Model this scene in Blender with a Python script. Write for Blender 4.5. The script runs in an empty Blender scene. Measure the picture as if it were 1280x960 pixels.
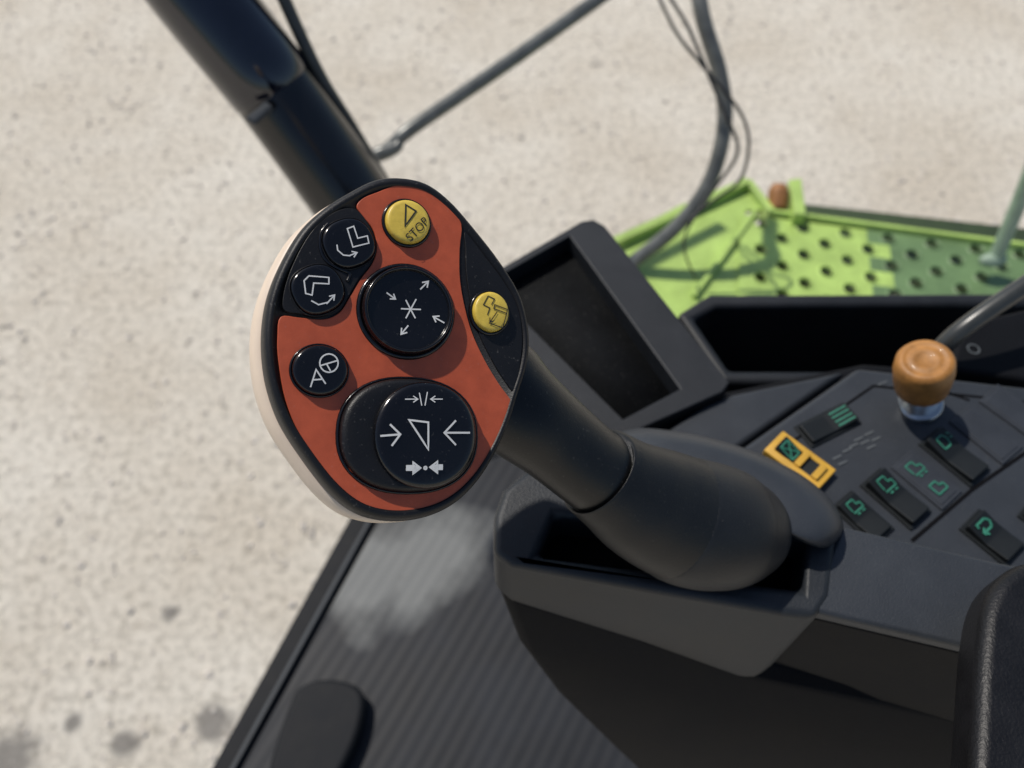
import bpy, math, random, bmesh
from mathutils import Vector, Matrix
random.seed(4)
S=bpy.context.scene
COL=S.collection
H=3.1
PITCH=math.radians(55)
FPX=1000.0
C=Vector((0,0,H))
F=Vector((0,math.cos(PITCH),-math.sin(PITCH)))
U=Vector((0,math.sin(PITCH),math.cos(PITCH)))
R=Vector((1,0,0))
def ray(u,v): return F+R*((u-640)/FPX)-U*((v-480)/FPX)
def P(u,v,d): return C+ray(u,v)*d
def PZ(u,v,z):
    r=ray(u,v); return C+r*(z/r.z)
# ---------------------------------------------------------------- materials
def mat(name,col,rough=.5,var=.15,vscale=40,bump=0.0,bscale=1500,metal=0,coat=0,spec=.5,col2=None,rvar=.1,dust=0.0,bdist=.0004):
    m=bpy.data.materials.new(name); m.use_nodes=True
    nt=m.node_tree; N=nt.nodes; L=nt.links
    b=N['Principled BSDF']
    tc=N.new('ShaderNodeTexCoord')
    n=N.new('ShaderNodeTexNoise'); n.inputs['Scale'].default_value=vscale; n.inputs['Detail'].default_value=8; n.inputs['Roughness'].default_value=.65
    L.new(tc.outputs['Object'],n.inputs['Vector'])
    r=N.new('ShaderNodeValToRGB')
    c=Vector(col); lo=c*(1-var); hi=Vector(col2) if col2 else c*(1+var)
    r.color_ramp.elements[0].position=.35; r.color_ramp.elements[1].position=.68
    r.color_ramp.elements[0].color=(*lo,1); r.color_ramp.elements[1].color=(*hi,1)
    L.new(n.outputs['Fac'],r.inputs['Fac']); src=r.outputs['Color']
    if dust>0:
        v=N.new('ShaderNodeTexNoise'); v.inputs['Scale'].default_value=700; v.inputs['Detail'].default_value=2
        L.new(tc.outputs['Object'],v.inputs['Vector'])
        r2=N.new('ShaderNodeValToRGB'); r2.color_ramp.elements[0].position=.66; r2.color_ramp.elements[1].position=.78
        r2.color_ramp.elements[0].color=(0,0,0,1); r2.color_ramp.elements[1].color=(dust,dust,dust,1)
        L.new(v.outputs['Fac'],r2.inputs['Fac'])
        x=N.new('ShaderNodeMix'); x.data_type='RGBA'; L.new(r2.outputs['Color'],x.inputs[0]); L.new(src,x.inputs[6]); x.inputs[7].default_value=(.35,.33,.30,1)
        src=x.outputs[2]
    L.new(src,b.inputs['Base Color'])
    mr=N.new('ShaderNodeMapRange'); mr.inputs['To Min'].default_value=max(0,rough-rvar); mr.inputs['To Max'].default_value=min(1,rough+rvar)
    L.new(n.outputs['Fac'],mr.inputs['Value']); L.new(mr.outputs['Result'],b.inputs['Roughness'])
    b.inputs['Metallic'].default_value=metal
    b.inputs['Coat Weight'].default_value=coat
    b.inputs['Specular IOR Level'].default_value=spec
    if bump>0:
        n2=N.new('ShaderNodeTexNoise'); n2.inputs['Scale'].default_value=bscale; n2.inputs['Detail'].default_value=3
        L.new(tc.outputs['Object'],n2.inputs['Vector'])
        bp=N.new('ShaderNodeBump'); bp.inputs['Strength'].default_value=bump; bp.inputs['Distance'].default_value=bdist
        L.new(n2.outputs['Fac'],bp.inputs['Height']); L.new(bp.outputs['Normal'],b.inputs['Normal'])
    return m
M_black=mat('black_plastic',(.006,.006,.007),.45,bump=.25,bscale=1800,spec=.35,dust=.15)
M_blackg=mat('gloss_black',(.004,.004,.005),.18,bump=.05,spec=.5,dust=.07)
M_neck=mat('grip_rubber',(.0035,.004,.0045),.32,bump=.3,bscale=2200,spec=.38,dust=.10)
M_orange=mat('orange_face',(.43,.078,.030),.46,var=.11,vscale=120,bump=.15,bscale=2500,dust=.12)
M_beige=mat('beige_shell',(.66,.54,.42),.45,var=.05,bump=.1)
M_yellow=mat('yellow_cap',(.64,.46,.07),.4,var=.16,vscale=200,bump=.15,dust=.15)
M_white=mat('white_print',(.62,.62,.60),.5,var=.05)
M_ink=mat('black_print',(.02,.02,.015),.5,var=.03)
M_cons=mat('console_plastic',(.015,.018,.022),.48,var=.25,vscale=18,bump=.6,bscale=1200,rvar=.09,spec=.36,dust=.07)
M_hump=mat('shroud_plastic',(.027,.031,.037),.45,var=.15,vscale=18,bump=.5,bscale=1300,spec=.42,dust=.05)
M_consd=mat('console_plastic_dark',(.0045,.005,.0065),.65,var=.25,vscale=14,bump=.5,bscale=1200,spec=.12,dust=.05)
M_boot=mat('boot_rubber',(.0050,.0060,.0070),.42,var=.15,vscale=30,bump=.35,bscale=1600,spec=.36,dust=.06)
M_boot2=mat('boot_rubber_grey',(.010,.0115,.0135),.45,var=.2,vscale=30,bump=.45,bscale=1400,spec=.36,dust=.07)  # lighter grey than the collar rubber
M_panel=mat('panel_plastic',(.024,.028,.034),.5,var=.14,vscale=25,bump=.3,bscale=1200,spec=.4,dust=.10)
M_void=mat('black_recess',(.003,.003,.004),.8,spec=.1)
M_pad=mat('pad_leather',(.005,.005,.006),.45,var=.3,vscale=60,bump=.7,bscale=750,spec=.32,bdist=.0004)
M_tube=mat('painted_tube',(.13,.135,.125),.32,var=.3,vscale=30,metal=.2)
M_tubed=mat('dark_painted_tube',(.035,.038,.036),.32,var=.25,vscale=30)
M_tubeb=mat('black_tube',(.005,.005,.006),.20,var=.2,vscale=30,coat=.1,spec=.5)
M_gloss=mat('gloss_sleeve',(.005,.006,.014),.08,var=.2,coat=.6)
M_cable=mat('cable_rubber',(.012,.012,.012),.5)
M_green=mat('lime_paint',(.37,.52,.13),.42,var=.2,vscale=12,bump=.05,coat=.2)
M_green_shaded=mat('lime_paint_shaded',(.125,.205,.085),.45,var=.2,vscale=12)  # darkened lime: shade on the right tread is put into the colour
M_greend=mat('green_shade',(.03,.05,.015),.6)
M_pale=mat('pale_green_paint',(.27,.36,.27),.4)
M_rust=mat('rusty_cap',(.30,.13,.04),.6,var=.3)
M_knob=mat('amber_knob',(.34,.155,.04),.5,var=.3,vscale=80,coat=.08,spec=.3)
M_steel=mat('steel',(.40,.41,.42),.3,metal=.9)
M_sw=mat('switch_black',(.007,.009,.010),.5,spec=.3)
M_swy=mat('switch_yellow',(.55,.31,.035),.45)
M_swg=mat('switch_green_print',(.03,.17,.11),.4)
M_blank=mat('blank_plate',(.028,.032,.039),.5,spec=.3)
M_glass=mat('dark_screen',(.006,.0066,.0072),.8,rvar=.1,var=.5,vscale=14,spec=.12,dust=.2)
M_bezel=mat('display_housing',(.012,.0135,.016),.5,var=.25,vscale=20,bump=.5,bscale=1200,spec=.34,dust=.08)
M_edge=mat('grey_trim',(.05,.055,.06),.6,spec=.25)
M_fedge=mat('matt_black_edge',(.008,.009,.011),.65,spec=.2)
M_print=mat('grey_print',(.09,.10,.105),.5)
def near_mask(nt,pts,r0,r1,ns,amp):
    N=nt.nodes;L=nt.links
    geo=N.new('ShaderNodeNewGeometry'); n=N.new('ShaderNodeTexNoise'); n.inputs['Scale'].default_value=ns; n.inputs['Detail'].default_value=5
    L.new(geo.outputs['Position'],n.inputs['Vector']); last=None
    for p,k in pts:
        vm=N.new('ShaderNodeVectorMath'); vm.operation='DISTANCE'; vm.inputs[1].default_value=p; L.new(geo.outputs['Position'],vm.inputs[0])
        d=N.new('ShaderNodeMath'); d.operation='DIVIDE'; d.inputs[1].default_value=k; L.new(vm.outputs['Value'],d.inputs[0])
        if last is None: last=d.outputs[0]
        else:
            mn=N.new('ShaderNodeMath'); mn.operation='MINIMUM'; L.new(last,mn.inputs[0]); L.new(d.outputs[0],mn.inputs[1]); last=mn.outputs[0]
    ad=N.new('ShaderNodeMath'); ad.operation='MULTIPLY_ADD'; ad.inputs[1].default_value=amp; L.new(n.outputs['Fac'],ad.inputs[0]); L.new(last,ad.inputs[2])
    sb_=N.new('ShaderNodeMath'); sb_.operation='SUBTRACT'; sb_.inputs[0].default_value=r1; L.new(ad.outputs[0],sb_.inputs[1])
    dv=N.new('ShaderNodeMath'); dv.operation='DIVIDE'; dv.use_clamp=True; dv.inputs[1].default_value=r1-r0; L.new(sb_.outputs[0],dv.inputs[0])
    return dv.outputs[0]
def ribmat():
    m=mat('ribbed_floor_rubber',(.013,.015,.019),.55,var=.35,vscale=7,spec=.25,dust=.1)
    nt=m.node_tree;N=nt.nodes;L=nt.links;B=N['Principled BSDF']
    tc=N.new('ShaderNodeTexCoord'); mp=N.new('ShaderNodeMapping'); mp.inputs['Rotation'].default_value=(0,0,math.radians(28))
    w=N.new('ShaderNodeTexWave'); w.inputs['Scale'].default_value=17; w.bands_direction='X'
    L.new(tc.outputs['Object'],mp.inputs['Vector']);L.new(mp.outputs['Vector'],w.inputs['Vector'])
    b=N.new('ShaderNodeBump'); b.inputs['Strength'].default_value=.09; b.inputs['Distance'].default_value=.003
    L.new(w.outputs['Fac'],b.inputs['Height']); L.new(b.outputs['Normal'],B.inputs['Normal'])
    light_mask=near_mask(nt,[(PZ(470,728,-1.15),.8),(PZ(535,705,-1.15),1.0),(PZ(515,742,-1.15),.7)],.17,.22,6,.22)  # pale pool of light painted into the floor colour
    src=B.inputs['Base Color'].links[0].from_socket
    x=N.new('ShaderNodeMix');x.data_type='RGBA';L.new(light_mask,x.inputs[0]);L.new(src,x.inputs[6]);x.inputs[7].default_value=(.15,.155,.15,1)
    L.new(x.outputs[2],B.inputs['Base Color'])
    return m
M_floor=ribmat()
def groundmat():
    m=bpy.data.materials.new('pale_gravel'); m.use_nodes=True
    nt=m.node_tree;N=nt.nodes;L=nt.links;b=N['Principled BSDF'];b.inputs['Roughness'].default_value=.95;b.inputs['Specular IOR Level'].default_value=.2
    tc=N.new('ShaderNodeTexCoord')
    def noise(s,d,ro=.6):
        n=N.new('ShaderNodeTexNoise');n.inputs['Scale'].default_value=s;n.inputs['Detail'].default_value=d;n.inputs['Roughness'].default_value=ro
        L.new(tc.outputs['Object'],n.inputs['Vector']);return n
    def ramp(src,p0,c0,p1,c1):
        r=N.new('ShaderNodeValToRGB');e=r.color_ramp.elements;e[0].position=p0;e[1].position=p1;e[0].color=(*c0,1);e[1].color=(*c1,1)
        L.new(src,r.inputs['Fac']);return r
    def mix(a,bb,f,mode='MIX'):
        x=N.new('ShaderNodeMix');x.data_type='RGBA';x.blend_type=mode
        L.new(a,x.inputs[6]);L.new(bb,x.inputs[7])
        if isinstance(f,float): x.inputs[0].default_value=f
        else: L.new(f,x.inputs[0])
        return x.outputs[2]
    r1=ramp(noise(1.0,10).outputs['Fac'],.34,(.67,.60,.49),.64,(.80,.745,.64))
    r2=ramp(noise(26,9,.88).outputs['Fac'],.41,(.34,.33,.305),.52,(1,1,1))
    c=mix(r1.outputs['Color'],r2.outputs['Color'],.70,'MULTIPLY')
    r3=ramp(noise(10,6,.75).outputs['Fac'],.57,(0,0,0),.70,(1,1,1))
    br=N.new('ShaderNodeRGB');br.outputs[0].default_value=(.42,.35,.265,1)
    ff=N.new('ShaderNodeMath');ff.operation='MULTIPLY';ff.inputs[1].default_value=.35;L.new(r3.outputs['Color'],ff.inputs[0])
    c=mix(c,br.outputs[0],ff.outputs[0])
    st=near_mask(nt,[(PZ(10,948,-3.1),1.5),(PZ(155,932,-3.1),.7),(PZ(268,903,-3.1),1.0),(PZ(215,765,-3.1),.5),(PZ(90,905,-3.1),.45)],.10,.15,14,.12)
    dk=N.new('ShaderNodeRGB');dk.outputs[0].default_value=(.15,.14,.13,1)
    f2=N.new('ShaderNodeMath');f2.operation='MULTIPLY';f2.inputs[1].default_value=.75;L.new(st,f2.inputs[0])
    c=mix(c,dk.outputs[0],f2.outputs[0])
    L.new(c,b.inputs['Base Color'])
    bp=N.new('ShaderNodeBump');bp.inputs['Strength'].default_value=.8;bp.inputs['Distance'].default_value=.018
    L.new(noise(60,8,.75).outputs['Fac'],bp.inputs['Height']);L.new(bp.outputs['Normal'],b.inputs['Normal'])
    return m
M_ground=groundmat()
M_peb=mat('pebble',(.58,.53,.46),.9,var=.35,vscale=9)
# ---------------------------------------------------------------- builders
def thing(name,loc,label,cat,group=None):
    e=bpy.data.objects.new(name,None); e.empty_display_size=.03; e.location=loc; COL.objects.link(e)
    e['label']=label; e['category']=cat
    if group: e['group']=group
    return e
def wloc(o):
    l=Vector(o.location)
    while o.parent: o=o.parent; l=l+Vector(o.location)
    return l
def mk(name,verts,faces,m,parent=None,smooth=True,bevel=0,seg=3,sub=0,label=None,recalc=True):
    verts=[Vector(v) for v in verts]
    c=sum(verts,Vector())/len(verts)
    me=bpy.data.meshes.new(name); me.from_pydata([tuple(v-c) for v in verts],[],faces)
    if recalc:
        b=bmesh.new(); b.from_mesh(me); bmesh.ops.recalc_face_normals(b,faces=b.faces); b.to_mesh(me); b.free()
    me.materials.append(m)
    o=bpy.data.objects.new(name,me); COL.objects.link(o)
    o.location=c
    if parent is not None:
        o.parent=parent; o.location=c-wloc(parent)
    if smooth: me.shade_smooth()
    if bevel>0:
        bv=o.modifiers.new('Bevel','BEVEL'); bv.width=bevel; bv.segments=seg; bv.limit_method='ANGLE'; bv.angle_limit=math.radians(35)
        wn=o.modifiers.new('WN','WEIGHTED_NORMAL'); wn.keep_sharp=False
    if label: o['label']=label
    return o
def loft(loops,cap0=True,cap1=True):
    n=len(loops[0]); V=[p for l in loops for p in l]; Fc=[]
    for i in range(len(loops)-1):
        for j in range(n):
            k=(j+1)%n; Fc.append((i*n+j,i*n+k,(i+1)*n+k,(i+1)*n+j))
    if cap0: Fc.append(tuple(range(n)))
    if cap1: Fc.append(tuple((len(loops)-1)*n+j for j in range(n)))
    return V,Fc
def catmull(pts,n=6,closed=True):
    out=[];N_=len(pts)
    rng=range(N_) if closed else range(N_-1)
    for i in rng:
        g=(lambda k: pts[k%N_]) if closed else (lambda k: pts[min(max(k,0),N_-1)])
        p0,p1,p2,p3=g(i-1),g(i),g(i+1),g(i+2)
        for j in range(n):
            t=j/n
            out.append(.5*((2*p1)+(p2-p0)*t+(2*p0-5*p1+4*p2-p3)*t*t+(3*p1-p0-3*p2+p3)*t**3))
    if not closed: out.append(pts[-1].copy())
    return out
def prism(name,top,down,m,parent=None,bevel=.003,seg=3,bottom=None,label=None,smooth=True):
    top=[Vector(p) for p in top]
    bot=bottom if bottom else [p-Vector((0,0,down)) for p in top]
    V,Fc=loft([top,bot])
    return mk(name,V,Fc,m,parent,smooth=smooth,bevel=bevel,seg=seg,label=label)
def cut(o,cutter_top,depth):
    top=[Vector(p)+Vector((0,0,.02)) for p in cutter_top]; bot=[p-Vector((0,0,depth+.02)) for p in top]
    V,Fc=loft([top,bot]); c=mk('cutter',V,Fc,M_void,None,smooth=False)
    mod=o.modifiers.new('Cut','BOOLEAN'); mod.object=c; mod.operation='DIFFERENCE'; mod.solver='EXACT'
    for mm in o.modifiers:
        if mm.type!='BOOLEAN': mm.show_viewport=False
    bpy.context.view_layer.update(); dg=bpy.context.evaluated_depsgraph_get()
    me=bpy.data.meshes.new_from_object(o.evaluated_get(dg)); o.modifiers.remove(mod); o.data=me
    for mm in o.modifiers: mm.show_viewport=True
    bpy.data.objects.remove(c)
def tube(name,ctrl,m,parent=None,n=24,sub=6,label=None):
    pts=catmull([Vector((*c[0],c[1])) for c in ctrl],sub,closed=False)
    ps=[Vector(p[:3]) for p in pts]; rs=[p[3] for p in pts]
    loops=[];nrm=None
    for i,p in enumerate(ps):
        t=(ps[min(i+1,len(ps)-1)]-ps[max(i-1,0)]).normalized()
        if nrm is None:
            a=Vector((0,0,1)) if abs(t.z)<.9 else Vector((1,0,0)); nrm=t.cross(a).normalized()
        else: nrm=(nrm-t*nrm.dot(t)).normalized()
        b=t.cross(nrm)
        loops.append([p+(nrm*math.cos(2*math.pi*j/n)+b*math.sin(2*math.pi*j/n))*rs[i] for j in range(n)])
    V,Fc=loft(loops)
    return mk(name,V,Fc,m,parent,label=label)
# ================================================================ GROUND
g=bpy.data.meshes.new('ground'); s=300
g.from_pydata([(-s,-s,0),(s,-s,0),(s,s,0),(-s,s,0)],[],[(0,1,2,3)]); g.materials.append(M_ground)
go=bpy.data.objects.new('ground',g); COL.objects.link(go); go['kind']='structure'; go['label']='pale sunlit gravel yard with faint brownish patches'; go['category']='ground'
V=[];Fc=[]
for i in range(12000):
    x=random.uniform(-4.2,5); y=random.uniform(-.2,8); r=random.choice([.006,.007,.009,.012,.018])*random.uniform(.6,1.2)
    b=len(V); a=random.random()*6
    for k in range(5):
        an=a+k*2*math.pi/5; rr=r*random.uniform(.7,1.2); V.append((x+rr*math.cos(an),y+rr*math.sin(an),-.001))
    for k in range(5):
        an=a+k*2*math.pi/5; rr=r*random.uniform(.4,.8); V.append((x+rr*math.cos(an),y+rr*math.sin(an),r*random.uniform(.4,.75)))
    for k in range(5): Fc.append((b+k,b+(k+1)%5,b+5+(k+1)%5,b+5+k))
    Fc.append(tuple(b+5+k for k in range(5)))
pb=mk('gravel_stones',V,Fc,M_peb,None,smooth=False,recalc=False); pb['kind']='stuff'; pb['label']='loose small pale stones scattered on the gravel'; pb['category']='gravel'
# ================================================================ LEVER
Nw=(-F*1.0+R*.42+U*.13).normalized()
P0=P(490,435,.30)
LX=(R-Nw*R.dot(Nw)).normalized(); LY=Nw.cross(LX).normalized()
def face(u,v,h):
    r=ray(u,v); o=P0+Nw*h
    return C+r*((o-C).dot(Nw)/r.dot(Nw))
def tol(p): d=p-P0; return Vector((d.dot(LX),d.dot(LY),d.dot(Nw)))
def tow(l): return P0+LX*l[0]+LY*l[1]+Nw*l[2]
base=PZ(900,690,-.40)
lever=thing('control_lever',base,'black multifunction lever with orange button face and yellow buttons','joystick')
out_px=[(500,219),(533,226),(563,248),(593,282),(625,323),(650,363),(661,398),(664,430),(660,460),(650,492),(638,530),(622,566),(601,600),(575,627),(545,644),(508,652),(472,650),(441,638),(410,611),(377,568),(352,528),(337,488),(330,450),(329,410),(335,370),(350,330),(375,287),(405,258),(440,236),(470,222)]
OL=catmull([tol(face(u,v,0)) for u,v in out_px],5)
cen=sum(OL,Vector())/len(OL)
def scl(s,h,dx=0,dy=0): return [tow((cen.x+(p.x-cen.x)*s+dx,cen.y+(p.y-cen.y)*s+dy,h)) for p in OL]
V,Fc=loft([scl(.930,-.0006),scl(.938,.0006),scl(.955,.0009),scl(.978,.0002),scl(.993,-.002),scl(1.0,-.005),scl(1.0,-.0085),scl(.985,-.010)])
mk('face_housing',V,Fc,M_black,lever)
V,Fc=loft([scl(.96,-.0088),scl(.995,-.0092,-.0005),scl(1.006,-.011,-.0016,-.0003),scl(1.006,-.016,-.0026,-.0006),scl(1.0,-.022,-.0028,-.0008),scl(.975,-.029,-.002,-.0008),scl(.92,-.036,-.001),scl(.82,-.043,.003),scl(.62,-.049,.010),scl(.35,-.053,.014)])
mk('back_shell',V,Fc,M_beige,lever)
def plate(name,px,h0,h1,m,parent,n=5,bevel=.0003):
    pts=catmull([tol(face(u,v,h1)) for u,v in px],n)
    a=[tow((p.x,p.y,h1)) for p in pts]; b=[tow((p.x,p.y,h0)) for p in pts]
    V,Fc=loft([a,b]); return mk(name,V,Fc,m,parent,bevel=bevel,seg=2)
or_px=[(472,240),(497,231),(524,233),(545,243),(563,260),(577,280),(575,310),(575,345),(580,378),(590,415),(606,450),(624,480),(640,503),(637,520),(622,555),(600,592),(572,620),(530,637),(485,640),(447,630),(413,597),(376,545),(357,500),(348,450),(347,420),(351,396),(375,397),(405,399),(425,390),(438,370),(450,350),(465,330),(471,310),(467,288),(452,268),(446,257),(455,247)]
plate('orange_face_plate',or_px,-.0010,.0002,M_orange,lever,n=4)
inl=[(446,262),(463,284),(468,305),(463,328),(449,348),(436,370),(424,388),(404,395),(376,392),(356,388),(354,370),(363,338),(382,300),(402,276),(425,262)]
plate('black_inlay',inl,-.0010,.0006,M_black,lever,n=4)
tube('inlay_ridge',[(face(u,v,.0006),.0007) for u,v in [(411,279),(402,290),(400,304),(403,318),(411,329),(424,336),(437,342),(434,352)]],M_blackg,lever,n=10)
inl2=[(582,290),(606,320),(630,352),(648,385),(653,420),(651,450),(644,488),(631,476),(614,448),(598,414),(588,376),(583,340),(582,310)]
plate('black_inlay',inl2,-.0010,.0003,M_black,lever,n=4)
class Btn:
    def __init__(s,name,cx,cy,rx,ry,h,dome,m,bez=1.13,power=2.0,bezm=None,h0=-.001,label=None,rot=0,parent=None):
        s.h=h; s.dome=dome; d=(face(cx,cy,h)-C).dot(F)
        s.c=tol(face(cx,cy,h)); s.rx=rx*d/1000*1.05; s.ry=ry*d/1000; s.power=power
        n=48
        def ring(f,hh,dx=0):
            L_=[]
            for k in range(n):
                a=2*math.pi*k/n; ca,sa=math.cos(a),math.sin(a); q=2/power
                x=s.rx*f*math.copysign(abs(ca)**q,ca)+dx; y=s.ry*f*math.copysign(abs(sa)**q,sa)
                L_.append(tow((s.c.x+x*math.cos(rot)-y*math.sin(rot),s.c.y+x*math.sin(rot)+y*math.cos(rot),hh)))
            return L_
        s.ring=ring
        hs=h-h0
        loops=[ring(1,h0),ring(1,h0+hs*.55),ring(.985,h0+hs*.8),ring(.95,h0+hs*.95)]+[ring(f,s.hf(f)) for f in (.9,.8,.65,.5,.35,.2,.08)]
        V,Fc=loft(loops); s.o=mk(name,V,Fc,m,parent or lever,label=label)
        if bez:
            bh=.0011
            V,Fc=loft([ring(1.01,-.0005),ring(1.01,bh),ring(1+(bez-1)*.5,bh*1.25),ring(bez,bh*.7),ring(bez+.015,-.0005)],cap0=False,cap1=False)
            mk('bezel',V,Fc,bezm or M_blackg,s.o)
    def hf(s,f): return s.h+s.dome*(1-f*f)
    def hat(s,p):
        f=math.hypot((p.x-s.c.x)/s.rx,(p.y-s.c.y)/s.ry); return s.hf(min(f,1))
    def loc(s,u,v):
        p=tol(face(u,v,s.h)); h=s.hat(p); p=tol(face(u,v,h)); return Vector((p.x,p.y,0))
def strokes(b,lines,w,m,name='symbol'):
    V=[];Fc=[]
    for k,ln in enumerate(lines):
        pts,closed=ln[0],ln[1]; ww=(ln[2] if len(ln)>2 and ln[2] else w)*.0003/2
        q=[]
        P_=[b.loc(u,v) for u,v in pts]
        if closed: P_=P_+[P_[0]]
        for i in range(len(P_)-1):
            for j in range(4): q.append(P_[i].lerp(P_[i+1],j/4))
        q.append(P_[-1])
        if closed: q=q[:-1]
        n=len(q); b0=len(V); lift=.00022+.00003*k
        for i in range(n):
            a=q[(i-1)%n] if (closed or i>0) else q[i]; c=q[(i+1)%n] if (closed or i<n-1) else q[i]
            d1=(q[i]-a); d2=(c-q[i])
            if d1.length<1e-9: d1=d2
            if d2.length<1e-9: d2=d1
            d1=d1.normalized(); d2=d2.normalized()
            t=(d1+d2); t=t.normalized() if t.length>1e-4 else d1
            nn=Vector((-t.y,t.x,0)); k2=1/max(.5,abs(nn.dot(Vector((-d1.y,d1.x,0)))))
            for sgn in (1,-1):
                p=q[i]+nn*ww*k2*sgn; V.append(tow((p.x,p.y,b.hat(p)+lift)))
        for i in range(n if closed else n-1):
            j=(i+1)%n; Fc.append((b0+2*i,b0+2*j,b0+2*j+1,b0+2*i+1))
    return mk(name,V,Fc,m,b.o,smooth=False)
def circ(cx,cy,r,n=14): return [(cx+r*math.cos(2*math.pi*i/n),cy+r*math.sin(2*math.pi*i/n)) for i in range(n)]
def arrow(x0,y0,x1,y1,hl=8,sp=.6,w=None):
    a=math.atan2(y0-y1,x0-x1)
    h=[(x1+hl*math.cos(a+sp),y1+hl*math.sin(a+sp)),(x1,y1),(x1+hl*math.cos(a-sp),y1+hl*math.sin(a-sp))]
    l=[([(x0,y0),(x1,y1)],False),(h,False)]
    return [x+(w,) for x in l] if w else l
b=Btn('button',511,276,27,28,.0034,.0007,M_yellow,label='yellow stop button')
strokes(b,[([(507,256),(520,264),(506,283)],True)],1.9,M_ink)
def text(b,s,cx,cy,size_px,ang,m,name='lettering'):
    cu=bpy.data.curves.new('t','FONT'); cu.body=s; cu.align_x='CENTER'; cu.align_y='CENTER'; cu.size=size_px*.0003; cu.resolution_u=4
    o=bpy.data.objects.new('t',cu); COL.objects.link(o); bpy.context.view_layer.update()
    me=bpy.data.meshes.new_from_object(o.evaluated_get(bpy.context.evaluated_depsgraph_get()))
    c=b.loc(cx,cy); ca,sa=math.cos(ang),math.sin(ang)
    V=[]
    for v in me.vertices:
        x=c.x+v.co.x*ca-v.co.y*sa; y=c.y+v.co.x*sa+v.co.y*ca; V.append(tow((x,y,b.hat(Vector((x,y,0)))+.00025)))
    Fc=[tuple(p.vertices) for p in me.polygons]
    bpy.data.objects.remove(o)
    return mk(name,V,Fc,m,b.o,smooth=False)
text(b,'STOP',522,287,16,math.radians(50),M_ink)
b=Btn('button',437,303,31,31,.0026,.0004,M_blackg,bez=1.06,bezm=M_black,power=2.35,rot=.5)
strokes(b,[([(434,286),(442,283),(447,298),(459,295),(461,304),(441,309)],True),([(421,306),(422,313),(429,319),(438,320)],False)]+arrow(436,320,446,316,7),1.6,M_white)
b=Btn('button',398,361,31,31,.0026,.0004,M_blackg,bez=1.06,bezm=M_black,power=2.35,rot=.5)
strokes(b,[([(380,351),(386,345),(411,347),(411,355),(392,354),(390,369),(382,367)],True),([(389,376),(398,381),(410,378)],False)]+arrow(408,380,418,369,7),1.6,M_white)
b=Btn('button',615,389,22.5,25.5,.0032,.0006,M_yellow,bez=1.15,label='yellow header lift button')
strokes(b,[([(610,370),(604,381),(612,385),(609,394)],False),([(610,370),(618,374),(614,381)],False),([(618,381),(634,387),(633,392),(617,386)],True),([(633,392),(628,410),(611,404)],False)]+arrow(621,390,612,403,6),1.3,M_ink)
b=Btn('button',401,462,33,32,.0032,.0005,M_blackg,bez=1.08)
strokes(b,[([(388,484),(395,462),(407,480)],False),([(391,475),(403,474)],False),(circ(411,454,11.5,20),True),([(401,457),(421,451)],False),([(408,455),(413,464)],False)],1.7,M_white)
b=Btn('thumb_pad',511,387,55,56,.0036,-.0012,M_blackg,bez=1.10,label='round glossy black four-way thumb pad')
V,Fc=loft([b.ring(.985,.0030),b.ring(.98,.0046),b.ring(.95,.0052),b.ring(.91,.0047),b.ring(.88,.0026)],cap0=False,cap1=False); mk('rim',V,Fc,M_blackg,b.o)
strokes(b,[([(501,386),(526,387)],False),([(507,375),(519,398)],False),([(520,374),(507,398)],False)]+arrow(483,366,494,374,7)+arrow(525,362,535,352,8)+arrow(510,407,501,418,8)+arrow(555,404,541,396,8),1.8,M_white)
b=Btn('rocker_base',515,543,84,71,.0042,.0002,M_black,bez=1.045,power=2.3)
b=Btn('rocker_button',534,543,63,67,.0074,.0010,M_blackg,bez=None,power=2.1,h0=.003,label='large glossy black rocker button with white arrows')
strokes(b,[([(524,491),(527,507)],False,1.3),([(534,490),(531,507)],False,1.3)]+arrow(506,499,522,499,7,w=1.3)+arrow(553,499,538,499,7,w=1.3)
 +[([(511,525),(535,528),(535,562)],True,2.3)]
 +arrow(475,545,500,543,18,.85,2.4)+arrow(587,541,555,541,21,.82,2.4)
 +[([(507,585),(517,585)],False,7),([(516,578),(525,585),(516,592)],True,2.2),([(517,583),(521,585),(517,588)],True,3.5),([(553,584),(545,584)],False,7),([(546,577),(537,584),(546,591)],True,2.2),([(545,582),(541,584),(545,587)],True,3.5),(circ(531,585,1.4,8),True,2.6)],2,M_white)
def T(u,v,d,rpx): return (P(u,v,d),rpx*d/1000)
tube('neck',[T(585,455,.356,46),T(615,484,.356,69),T(650,514,.356,62),T(692,547,.362,55.5),T(732,580,.368,53),T(752,594,.372,54)],M_neck,lever,n=48)
tube('collar',[T(744,587,.370,53),T(747,589,.371,59),T(756,596,.373,61),T(772,607,.376,64),T(795,622,.381,71),T(820,635,.387,76),T(850,648,.393,79)],M_boot,lever,n=48)
tube('boot',[T(836,643,.390,72),T(843,646,.392,78.5),T(868,654,.396,80.5),T(897,659,.401,78),T(922,662,.406,71),T(945,663,.410,57),T(958,663,.413,41),T(966,663,.415,22),T(968,663,.416,6)],M_boot2,lever,n=48)
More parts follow.
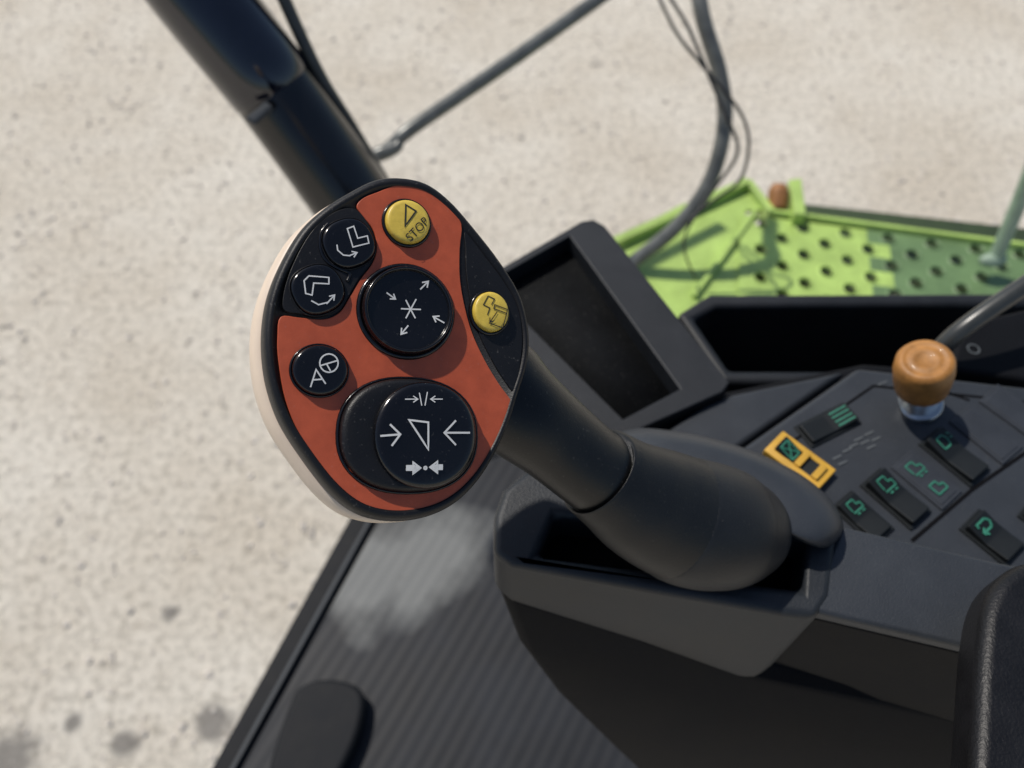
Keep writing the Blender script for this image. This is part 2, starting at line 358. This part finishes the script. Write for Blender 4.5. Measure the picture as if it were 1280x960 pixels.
# ================================================================ ARMREST CONSOLE
ZC=-.385
ac=thing('armrest_console',PZ(900,800,-1.15),'dark grey armrest console carrying the lever and a black pad','armrest')
top_px=[(655,588),(628,612),(617,645),(616,690),(640,706),(830,741),(985,768),(1022,772),(1040,745),(1050,655),(960,600),(860,570),(760,565)]
top=[PZ(u,v,ZC) for u,v in top_px]
drop=[.05,.05,.05,.052,.055,.082,.112,.118,.11,.08,.06,.05,.05]
lidbot=[p-Vector((0,0,d)) for p,d in zip(top,drop)]
lid=prism('lever_housing',top,0,M_cons,ac,bevel=.005,seg=5,bottom=lidbot)
cut(lid,[PZ(u,v,ZC) for u,v in [(694,644),(1008,672),(1004,736),(672,694)]],.028)
prism('slot_shade_sheet',[PZ(u,v,ZC-.024) for u,v in [(684,650),(1010,680),(1010,745),(665,700)]],.002,M_void,ac,bevel=0)  # added near-black sheet, paints the shade at the slot bottom
def hpx(L_,z): return catmull([PZ(u,v,z) for u,v in L_],5)
out=[(762,556),(792,537),(850,541),(905,553),(958,572),(1006,598),(1040,630),(1051,662),(1028,684),(985,668),(930,640),(860,620),(785,600)]
cxp=Vector((905,612))
def shr(k,dy=0): return [(cxp.x+(u-cxp.x)*k,cxp.y+(v-cxp.y)*k+dy) for u,v in out]
V,Fc=loft([hpx(shr(1.02),ZC-.012),hpx(shr(1.015),ZC+.002),hpx(shr(1.0),ZC+.010),hpx(shr(.965),ZC+.015),hpx(shr(.90),ZC+.0185),hpx(shr(.78),ZC+.021),hpx(shr(.5),ZC+.022)])
mk('lever_shroud',V,Fc,M_hump,ac)
rp=[(1008,762),(1222,812),(1400,856),(1400,730),(1250,702),(1052,656)]
rtop=[PZ(u,v,ZC-.0012) for u,v in rp]
prism('rear_housing',rtop,.010,M_hump,ac,bevel=.003,seg=4)
rlow=[p-Vector((0,0,.0105))+Vector((0,.0008,0)) for p in rtop]
prism('rear_side_panel',rlow,.104,M_consd,ac,bevel=.002,seg=3)  # darker than the top: shade of the side wall put into its colour
cx_=sum((p for p in top),Vector())/len(top)
def ins(p,k=.0015):
    d=Vector((cx_.x-p.x,cx_.y-p.y+.02,0)); return p+d.normalized()*k
base_loop=[ins(lidbot[2]),ins(lidbot[3]),ins(lidbot[4]),ins(lidbot[5]),ins(lidbot[6]),rtop[2]-Vector((0,-.003,.112)),rtop[3]-Vector((0,0,.112)),ins(lidbot[10]),ins(lidbot[12]),ins(lidbot[0])]
base_loop=[p+Vector((0,0,.004)) for p in base_loop]
q0=base_loop[1]
fl=[(0,0,0),(648,800,-.475),(695,862,-.525),(765,930,-.60),(840,1000,-.72),(900,1080,-.95)]
loops=[base_loop]
for u,v,z in fl[1:]:
    q=PZ(u,v,z); sft=Vector((q.x-q0.x,q.y-q0.y,q.z-q0.z)); loops.append([p+sft for p in base_loop])
V,Fc=loft(loops); mk('lower_body',V,Fc,M_consd,ac,bevel=.003)  # darkened colour carries the shade of the walls under the lid
prism('armrest_pad',catmull([PZ(u,v,-.345) for u,v in [(1226,800),(1236,745),(1260,712),(1300,698),(1400,700),(1500,720),(1560,900),(1520,1150),(1350,1180),(1222,1150),(1216,1000),(1220,900)]],4),.026,M_pad,ac,bevel=.011,seg=8)
# ================================================================ SWITCH PANEL
ZP=-.44
sp=thing('switch_panel',PZ(1100,600,-.50),'dark grey panel with rocker switches and an amber throttle knob','control panel')
prism('panel_plate',[PZ(u,v,ZP) for u,v in [(902,577),(1072,459),(1330,488),(1330,780),(1010,720),(850,610)]],.05,M_panel,sp,bevel=.004,seg=4)
def onp(u,v,h): return PZ(u,v,ZP+h)
def groove(px,w=.0016):
    for i in range(len(px)-1):
        a=onp(*px[i],.0004); c=onp(*px[i+1],.0004); t=(c-a).normalized(); n=Vector((-t.y,t.x,0))*w/2
        V,Fc=loft([[a+n,c+n,c-n,a-n],[p-Vector((0,0,.002)) for p in (a+n,c+n,c-n,a-n)]]); mk('panel_seam',V,Fc,M_void,sp,smooth=False)
groove([(932,592),(1092,482)]); groove([(1092,482),(1330,507)]); groove([(1140,676),(1215,612),(1290,560)],.0022); groove([(1125,470),(1212,500)])
prism('rear_cover',[PZ(u,v,-.452) for u,v in [(1186,462),(1196,428),(1228,398),(1340,372),(1340,482)]],.04,M_consd,sp,bevel=.004)
def ringmark(u,v,z,r):
    c=PZ(u,v,z); n=20
    L1=[c+Vector((math.cos(2*math.pi*i/n),math.sin(2*math.pi*i/n),0))*r for i in range(n)]
    L2=[c+Vector((math.cos(2*math.pi*i/n),math.sin(2*math.pi*i/n),0))*r*.78 for i in range(n)]
    V,Fc=loft([L1,L2],cap0=False,cap1=False); mk('round_mark',V,Fc,M_print,sp,smooth=False)
ringmark(1217,436,-.4512,.0045)
def switch(p1,p2,w,m,h=.005,sym=None,symm=None,tilt=1,label=None,name='rocker_switch',bezm=None,sw=.0005):
    A=onp(*p1,0);B=onp(*p2,0);t=(B-A).normalized();n=Vector((-t.y,t.x,0));L_=(B-A).length;W=w*(A-C).dot(F)/1000
    up=Vector((0,0,1))
    c=[A-t*.002-n*(W/2+.002),B+t*.002-n*(W/2+.002),B+t*.002+n*(W/2+.002),A-t*.002+n*(W/2+.002)]
    V,Fc=loft([[p+up*.0014 for p in c],[p-up*.001 for p in c]])
    o=mk(name,V,Fc,bezm or (M_sw if m is not M_blank else M_blank),sp,bevel=.0006,label=label)
    prof=[(0,h*1.0),(.46,h*.45),(.54,h*.45),(1,h*.7)] if tilt else [(0,h*.3),(1,h*.3)]
    V=[];Fc=[]
    for f,hh in prof:
        for sg in (-1,1): V.append(A+t*L_*f+n*sg*W/2+up*(.0013+hh))
    k=len(V)
    for f,hh in prof:
        for sg in (-1,1): V.append(A+t*L_*f+n*sg*W/2)
    m_=len(prof)
    for i in range(m_-1):
        Fc+= [(2*i,2*i+1,2*i+3,2*i+2),(k+2*i,k+2*i+1,k+2*i+3,k+2*i+2),(2*i,2*i+2,k+2*i+2,k+2*i),(2*i+1,2*i+3,k+2*i+3,k+2*i+1)]
    Fc+=[(0,1,k+1,k),(2*m_-2,2*m_-1,k+2*m_-1,k+2*m_-2)]
    mk('rocker_cap',V,Fc,m,o,bevel=.0009)
    def hz(f):
        if not tilt: return .0013+h*.3
        if f<.46: return .0013+h*(1-.55*f/.46)
        return .0013+h*(.45+.25*max(0,(f-.54))/.46)
    if sym:
        V=[];Fc=[]
        for q,(a,c2) in enumerate(sym):
            pa=A+t*L_*a[0]+n*W*a[1]; pc=A+t*L_*c2[0]+n*W*c2[1]; d=(pc-pa).normalized(); nn=Vector((-d.y,d.x,0))*sw
            i=len(V); ha=up*(hz(a[0])+.0004+q*.00005); hb=up*(hz(c2[0])+.0004+q*.00005)
            V+=[pa+nn+ha,pa-nn+ha,pc-nn+hb,pc+nn+hb]; Fc.append((i,i+1,i+2,i+3))
        mk('symbol',V,Fc,symm or M_swg,o,smooth=False)
    return o
boxs=[((.08,-.32),(.08,.32)),((.08,.32),(.40,.32)),((.40,.32),(.40,-.32)),((.40,-.32),(.08,-.32))]
mach=[((.10,-.25),(.10,.12)),((.10,.12),(.22,.12)),((.22,.12),(.22,.30)),((.22,.30),(.34,.30)),((.34,.30),(.34,-.25)),((.30,-.25),(.12,-.25)),((.40,-.15),(.40,.0)),((.40,.12),(.40,.26))]
mach2=mach+[((.62,-.25),(.62,.10)),((.62,.10),(.72,.10)),((.72,.10),(.72,.28)),((.72,.28),(.84,.28)),((.84,.28),(.84,-.25)),((.84,-.25),(.62,-.25))]
lamp=[((.10,-.22),(.10,.1)),((.10,.1),(.2,.2)),((.2,.2),(.32,.1)),((.32,.1),(.32,-.22)),((.32,-.22),(.10,-.22)),((.12,.30),(.16,.42)),((.22,.30),(.22,.42))]
uturn=[((.12,-.28),(.12,.18)),((.12,.18),(.22,.30)),((.22,.30),(.33,.18)),((.33,.18),(.33,-.28)),((.33,-.28),(.25,-.10)),((.33,-.28),(.41,-.10)),((.12,-.28),(.2,-.28))]
switch((1062,518),(1006,546),27,M_sw,.004,label='black rocker switch with green tip',sym=[((.05,-.34),(.4,-.34)),((.05,-.12),(.4,-.12)),((.05,.12),(.4,.12)),((.05,.34),(.4,.34))],sw=.0006)
ys=switch((971,561),(1023,600),24,M_sw,.0085,boxs+[((.08,-.32),(.40,.32)),((.08,.32),(.40,-.32))],M_swg,label='warning rocker switch in a yellow frame')
def framed(p1,p2,w,m):
    A=onp(*p1,.0);B=onp(*p2,.0);t=(B-A).normalized();n=Vector((-t.y,t.x,0));W=w*(A-C).dot(F)/1000; L_=(B-A).length; up=Vector((0,0,1))
    O2=[(-.0042,-W/2-.0042),(L_+.0042,-W/2-.0042),(L_+.0042,W/2+.0042),(-.0042,W/2+.0042)]
    I2=[(0.0005,-W/2+.0005),(L_-.0005,-W/2+.0005),(L_-.0005,W/2-.0005),(0.0005,W/2-.0005)]
    f=lambda q,h:[A+t*a+n*b_+up*h for a,b_ in q]
    V,Fc=loft([f(O2,.001),f(O2,.0055),f(I2,.0066),f(I2,.001)],cap0=False,cap1=False)
    fo=mk('yellow_frame',V,Fc,m,sp,bevel=.0006,smooth=True)
    def blk(f0,f1,h,hw=.5):
        c=[A+t*L_*f0-n*W*hw+up*h,A+t*L_*f1-n*W*hw+up*h,A+t*L_*f1+n*W*hw+up*h,A+t*L_*f0+n*W*hw+up*h]
        V,Fc=loft([c,[p-up*.005 for p in c]]); mk('frame_bar',V,Fc,m,fo,bevel=.0005)
    blk(.46,.60,.0082); blk(.86,1.0,.0082)
framed((971,561),(1023,600),24,M_swy)
switch((1090,599),(1148,649),33,M_sw,.006,mach)
switch((1129,577),(1186,624),33,M_blank,.002,mach2,tilt=0)
switch((1163,548),(1222,596),33,M_sw,.006,lamp)
switch((1054,627),(1102,670),31,M_sw,.004,mach)
switch((1214,652),(1266,694),36,M_sw,.005,uturn,sw=.0007)
switch((1202,520),(1262,568),34,M_blank,.002,tilt=0,name='blank_cover')
switch((1238,494),(1300,538),34,M_blank,.002,tilt=0,name='blank_cover')
switch((1284,636),(1330,668),32,M_sw,.005,boxs)
for u,v in [(1047,575),(1060,566),(1074,552),(1087,545),(1054,582),(1096,552),(1068,560),(1104,482),(1082,556),(1090,562)]:
    a=onp(u-6,v,.0006);bb=onp(u+5,v-5,.0006);n=Vector((0,.0012,0))
    mk('printed_mark',[a,bb,bb+n,a+n],[(0,1,2,3)],M_print,sp,smooth=False)
kb=onp(1148,505,0); kt=P(1157,449,.489); kd=(kt-kb); kl=kd.length; kd.normalize()
ka=kd.orthogonal().normalized(); kc=kd.cross(ka)
def rev(name,prof,m,parent,n=40):
    loops=[[kb+kd*z+(ka*math.cos(2*math.pi*i/n)+kc*math.sin(2*math.pi*i/n))*r for i in range(n)] for r,z in prof]
    V,Fc=loft(loops); return mk(name,V,Fc,m,parent)
kn=rev('throttle_knob',[(.0140,kl-.031),(.0160,kl-.029),(.0172,kl-.020),(.0177,kl-.011),(.0170,kl-.0035),(.0154,kl-.0008),(.0135,kl),(.0120,kl-.0002),(.0114,kl-.0005),(.0095,kl-.0005),(.0088,kl-.0002),(.006,kl),(.0055,kl-.0003),(.001,kl-.0003)],M_knob,sp)
rev('stem',[(.0150,-.001),(.0150,.002),(.0135,.0035),(.0110,.004),(.0110,kl-.027)],M_steel,kn)
# ================================================================ side console, sill bin, terminal
sc=thing('side_console_base',PZ(1000,560,-1.0),'dark plastic body under the switch panel and display','cab console')
prism('console_body',[PZ(u,v,-.475) for u,v in [(700,600),(770,545),(908,487),(1080,452),(1330,470),(1330,800),(1000,800),(700,660)]],.3,M_consd,sc,bevel=.006)
prism('console_shoulder',[PZ(u,v,-.463) for u,v in [(800,560),(880,505),(915,492),(1060,462),(905,572),(860,600)]],.05,M_panel,sc,bevel=.004)
sb=thing('side_bin',PZ(1100,420,-.8),'black open storage bin moulded under the side window','storage bin')
bn=prism('bin_shell',[PZ(u,v,-.50) for u,v in [(846,392),(886,367),(1420,364),(1420,480),(905,478)]],.12,M_bezel,sb,bevel=.005,seg=4)
cut(bn,[PZ(u,v,-.50) for u,v in [(868,398),(896,383),(1400,380),(1400,462),(912,462)]],.11)
prism('bin_liner',[PZ(u,v,-.60) for u,v in [(868,398),(896,383),(1400,380),(1400,470),(912,470)]],.003,M_void,sb,bevel=0)
dt=thing('display_terminal',PZ(780,420,-.6),'dark display terminal with raised plastic bezel, screen switched off','display')
bz=prism('bezel',[PZ(u,v,-.455) for u,v in [(600,350),(728,276),(742,274),(756,282),(912,478),(903,490),(800,536),(740,560)]],.085,M_bezel,dt,bevel=.004,seg=4)
cut(bz,[PZ(u,v,-.455) for u,v in [(608,354),(712,295),(850,486),(778,524)]],.022)
prism('screen',[PZ(u,v,-.471) for u,v in [(600,360),(714,292),(856,490),(778,532)]],.002,M_glass,dt,bevel=0)
# ================================================================ floor
fl_=thing('cab_floor',PZ(600,900,-1.2),'dark ribbed rubber cab floor with grey metal edge','floor')
ZF=-1.15
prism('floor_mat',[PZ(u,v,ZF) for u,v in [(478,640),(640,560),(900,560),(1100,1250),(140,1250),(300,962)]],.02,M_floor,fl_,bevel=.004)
prism('floor_edge',[PZ(u,v,ZF-.006) for u,v in [(440,640),(620,540),(640,560),(482,645),(304,962),(140,1260),(85,1260),(262,962)]],.05,M_fedge,fl_,bevel=.006)
prism('edge_trim',[PZ(u,v,ZF+.004) for u,v in [(462,645),(467,645),(289,968),(127,1258),(122,1258),(283,968)]],.012,M_edge,fl_,bevel=.001)
pd=thing('foot_pedal',PZ(400,900,ZF),'black rounded rubber foot pedal on the cab floor','pedal')
pp=catmull([PZ(u,v,ZF+.03) for u,v in [(374,858),(405,848),(440,854),(455,872),(448,915),(425,965),(400,1000),(350,1000),(335,965),(350,910),(362,878)]],4)
prism('pedal_pad',pp,.02,M_fedge,pd,bevel=.008,seg=4)
tube('pedal_arm',[(PZ(400,930,ZF+.02),.010),(PZ(410,945,ZF),.010)],M_tubeb,pd)
# ================================================================ post
pl=thing('steering_column',P(470,300,1.0),'thick black post with glossy sleeve beside the windscreen','pillar')
tube('post',[(P(205,-70,.80),.0455),(P(330,95,.86),.046),(P(440,250,.93),.047),(P(520,370,1.0),.047)],M_tubeb,pl,n=40)
tube('gloss_sleeve',[(P(190,-90,.79),.048),(P(240,-20,.81),.0485),(P(318,80,.85),.048),(P(338,106,.866),.0478),(P(341,110,.868),.0465)],M_gloss,pl,n=40)
tube('trim_strip',[(P(330,-60,.80),.007),(P(360,10,.83),.007),(P(400,95,.87),.007),(P(440,160,.91),.007),(P(500,260,.98),.007)],M_tubed,pl)
prism('clamp_tab',[P(u,v,.815) for u,v in [(306,146),(332,126),(341,132),(318,152)]],.006,M_edge,pl,bevel=.002)
# ================================================================ handrails and cables
GR='tube handrails outside the cab'
hr=thing('handrail',P(480,188,1.25),'grey metal tube handrail running out from the black post','handrail',group=GR)
tube('rail',[(P(478,190,1.25),.009),(P(492,180,1.25),.0105),(P(520,157,1.25),.0110),(P(640,75,1.30),.0115),(P(800,-38,1.36),.0115)],M_tube,hr)
tube('foot_bracket',[(P(462,197,1.245),.009),(P(476,192,1.245),.012),(P(496,184,1.245),.009),(P(500,172,1.245),.006)],M_tube,hr)
hr2=thing('handrail',P(790,330,1.5),'curved dark tube handrail bending down to the green platform','handrail',group=GR)
tube('rail',[(P(866,-60,1.35),.0135),(P(878,20,1.35),.0135),(P(899,90,1.37),.0135),(P(906,150,1.39),.0135),(P(893,212,1.42),.0135),(P(868,258,1.45),.0135),(P(832,296,1.48),.0135),(P(785,332,1.52),.0135)],M_tube,hr2,n=24)
cb=thing('cable',P(860,275,1.4),'thin black cable looped around the curved handrail','cable')
tube('sheath',[(P(812,-30,1.33),.0028),(P(845,40,1.33),.0028),(P(885,90,1.33),.0028),(P(925,140,1.35),.0028),(P(936,180,1.36),.0028),(P(925,225,1.38),.0028),(P(893,250,1.4),.0028),(P(855,280,1.42),.0028)],M_cable,cb,n=10)
cb=thing('cable',P(850,310,1.4),'second thin black cable tied along the curved handrail','cable')
tube('sheath',[(P(826,-20,1.32),.003),(P(858,30,1.32),.003),(P(880,80,1.32),.003),(P(905,140,1.33),.003),(P(922,190,1.35),.003),(P(890,240,1.38),.003),(P(855,300,1.4),.002),(P(870,350,1.5),.002)],M_cable,cb,n=10)
hr3=thing('handrail',P(1240,325,1.5),'pale green painted post standing on the green platform','handrail',group=GR)
tube('rail',[(P(1310,160,1.3),.013),(P(1275,250,1.4),.013),(P(1245,322,1.48),.013)],M_pale,hr3)
tube('foot',[(P(1226,326,1.48),.008),(P(1240,325,1.48),.014),(P(1256,324,1.48),.008)],M_pale,hr3)
hr4=thing('handrail',P(1180,425,.6),'dark tube grab rail beside the storage bin','handrail',group=GR)
tube('rail',[(P(1330,325,.54),.0065),(P(1240,385,.54),.0065),(P(1195,418,.545),.0065),(P(1172,440,.555),.0065)],M_tubed,hr4)
# ================================================================ green platform
gp=thing('green_platform',PZ(1000,330,-1.2),'lime green perforated steel platform outside the cab','platform')
ZG=-1.12
A=PZ(1012,273,ZG);B=PZ(1280,306,ZG); e1=(B-A).normalized(); e2=Vector((e1.y,-e1.x,0))
if e2.dot(Vector((0,1,0)))>0: e2=-e2
up=Vector((0,0,1))
def perf(name,O,cols,rows,m,dx=.082,dy=.037,r=.0122,last=False,label=None):
    V=[];Fc=[];n=20
    for j in range(rows):
        off=(j%2)*dx/2
        for i in range(cols):
            c=O+e1*(i*dx+off+dx/2)+e2*(j*dy+dy/2); k=len(V)
            def ringp(rr,h): return [c+(e1*math.cos(2*math.pi*q/n)+e2*math.sin(2*math.pi*q/n))*rr+up*h for q in range(n)]
            outer=[]
            for q in range(n):
                a=2*math.pi*q/n; ca,sa=math.cos(a),math.sin(a); s_=min((dx/2)/max(abs(ca),1e-6),(dy/2)/max(abs(sa),1e-6)); outer.append(c+e1*ca*s_+e2*sa*s_)
            for L_ in (ringp(r*.96,-.006),ringp(r,.001),ringp(r*1.15,.0025),ringp(r*1.4,0),outer): V+=L_
            for l in range(4):
                for q in range(n):
                    w=(q+1)%n; Fc.append((k+l*n+q,k+l*n+w,k+(l+1)*n+w,k+(l+1)*n+q))
            cor=[c+e1*sx*dx/2+e2*sy*dy/2 for sx,sy in ((1,1),(-1,1),(-1,-1),(1,-1))]
            for cc in cor:
                d=cc-c; a=math.atan2(d.dot(e2),d.dot(e1))%(2*math.pi); q=int(a/(2*math.pi)*n)
                V.append(cc); Fc.append((k+4*n+q,k+4*n+(q+1)%n,len(V)-1))
        if j%2 and not last:
            a=O+e2*(j*dy); k=len(V); V+=[a,a+e1*dx/2,a+e1*dx/2+e2*dy,a+e2*dy]; Fc.append((k,k+1,k+2,k+3))
    return mk(name,V,Fc,m,gp,smooth=False,recalc=True,label=label)
O=PZ(925,283,ZG)
O=A+e1*((O-A).dot(e1))+e2*.012
perf('perforated_tread',O,3,6,M_green)
perf('perforated_tread',O+e1*(3*.082),6,6,M_green_shaded,last=True,label='perforated tread section with shade painted in as darker green')
prism('side_plate',[PZ(u,v,ZG-.006) for u,v in [(770,298),(850,256),(932,226),(966,262)]]+[O+e1*.012-e2*.02-up*.006,O+e1*.012+e2*.222-up*.006,PZ(840,402,ZG-.006)],.008,M_green,gp,bevel=.002)
prism('under_shade_sheet',[PZ(u,v,ZG-.05) for u,v in [(960,250),(1500,310),(1500,470),(880,470)]],.01,M_greend,gp,bevel=0)  # added dark sheet standing for the shade below the holes
def bar(name,p,q,w,h,m,zo=0):
    a=PZ(*p,ZG+zo);b_=PZ(*q,ZG+zo);t=(b_-a).normalized();n=Vector((-t.y,t.x,0))*w/2
    return prism(name,[a+n,b_+n,b_-n,a-n],h,m,gp,bevel=.002)
bar('edge_flange',(962,262),(1400,320),.010,.03,M_green,.010)
bar('edge_flange',(768,300),(936,224),.018,.05,M_green,.014)
bar('edge_flange',(936,224),(966,262),.014,.04,M_green,.012)
bar('cross_rib',(868,368),(945,262),.010,.014,M_green,.006)
prism('lifting_lug',[PZ(u,v,ZG+.03) for u,v in [(986,224),(1002,222),(1008,268),(994,267)]],.03,M_green,gp,bevel=.003)
tube('rusty_cap',[(PZ(972,262,ZG),.018),(PZ(973,240,ZG+.02),.020),(PZ(974,230,ZG+.03),.012)],M_rust,gp)
# ================================================================ camera, light
cam=bpy.data.cameras.new('Camera'); co=bpy.data.objects.new('Camera',cam); COL.objects.link(co)
co.location=C; co.rotation_euler=(math.radians(90)-PITCH,0,0)
cam.sensor_width=36; cam.lens=36*FPX/1280; cam.clip_start=.02; cam.clip_end=1000
cam.dof.use_dof=True; cam.dof.focus_distance=.302; cam.dof.aperture_fstop=8.5
S.camera=co
sd=Vector((-.42,.38,.86)).normalized()
sun=bpy.data.lights.new('Sun','SUN'); sun.energy=3.8; sun.angle=math.radians(1.2); sun.color=(1,.94,.86)
so=bpy.data.objects.new('Sun',sun); COL.objects.link(so); so.rotation_euler=(-sd).to_track_quat('-Z','Y').to_euler(); so.location=(0,0,8)
w=bpy.data.worlds.new('World'); S.world=w; w.use_nodes=True; nt=w.node_tree
sk=nt.nodes.new('ShaderNodeTexSky'); sk.sky_type='NISHITA'; sk.sun_disc=False
sk.sun_elevation=math.asin(sd.z); sk.sun_rotation=math.atan2(sd.x,sd.y)
nt.links.new(sk.outputs['Color'],nt.nodes['Background'].inputs['Color']); nt.nodes['Background'].inputs['Strength'].default_value=.10
S.view_settings.view_transform='Standard'; S.view_settings.look='None'; S.view_settings.exposure=0
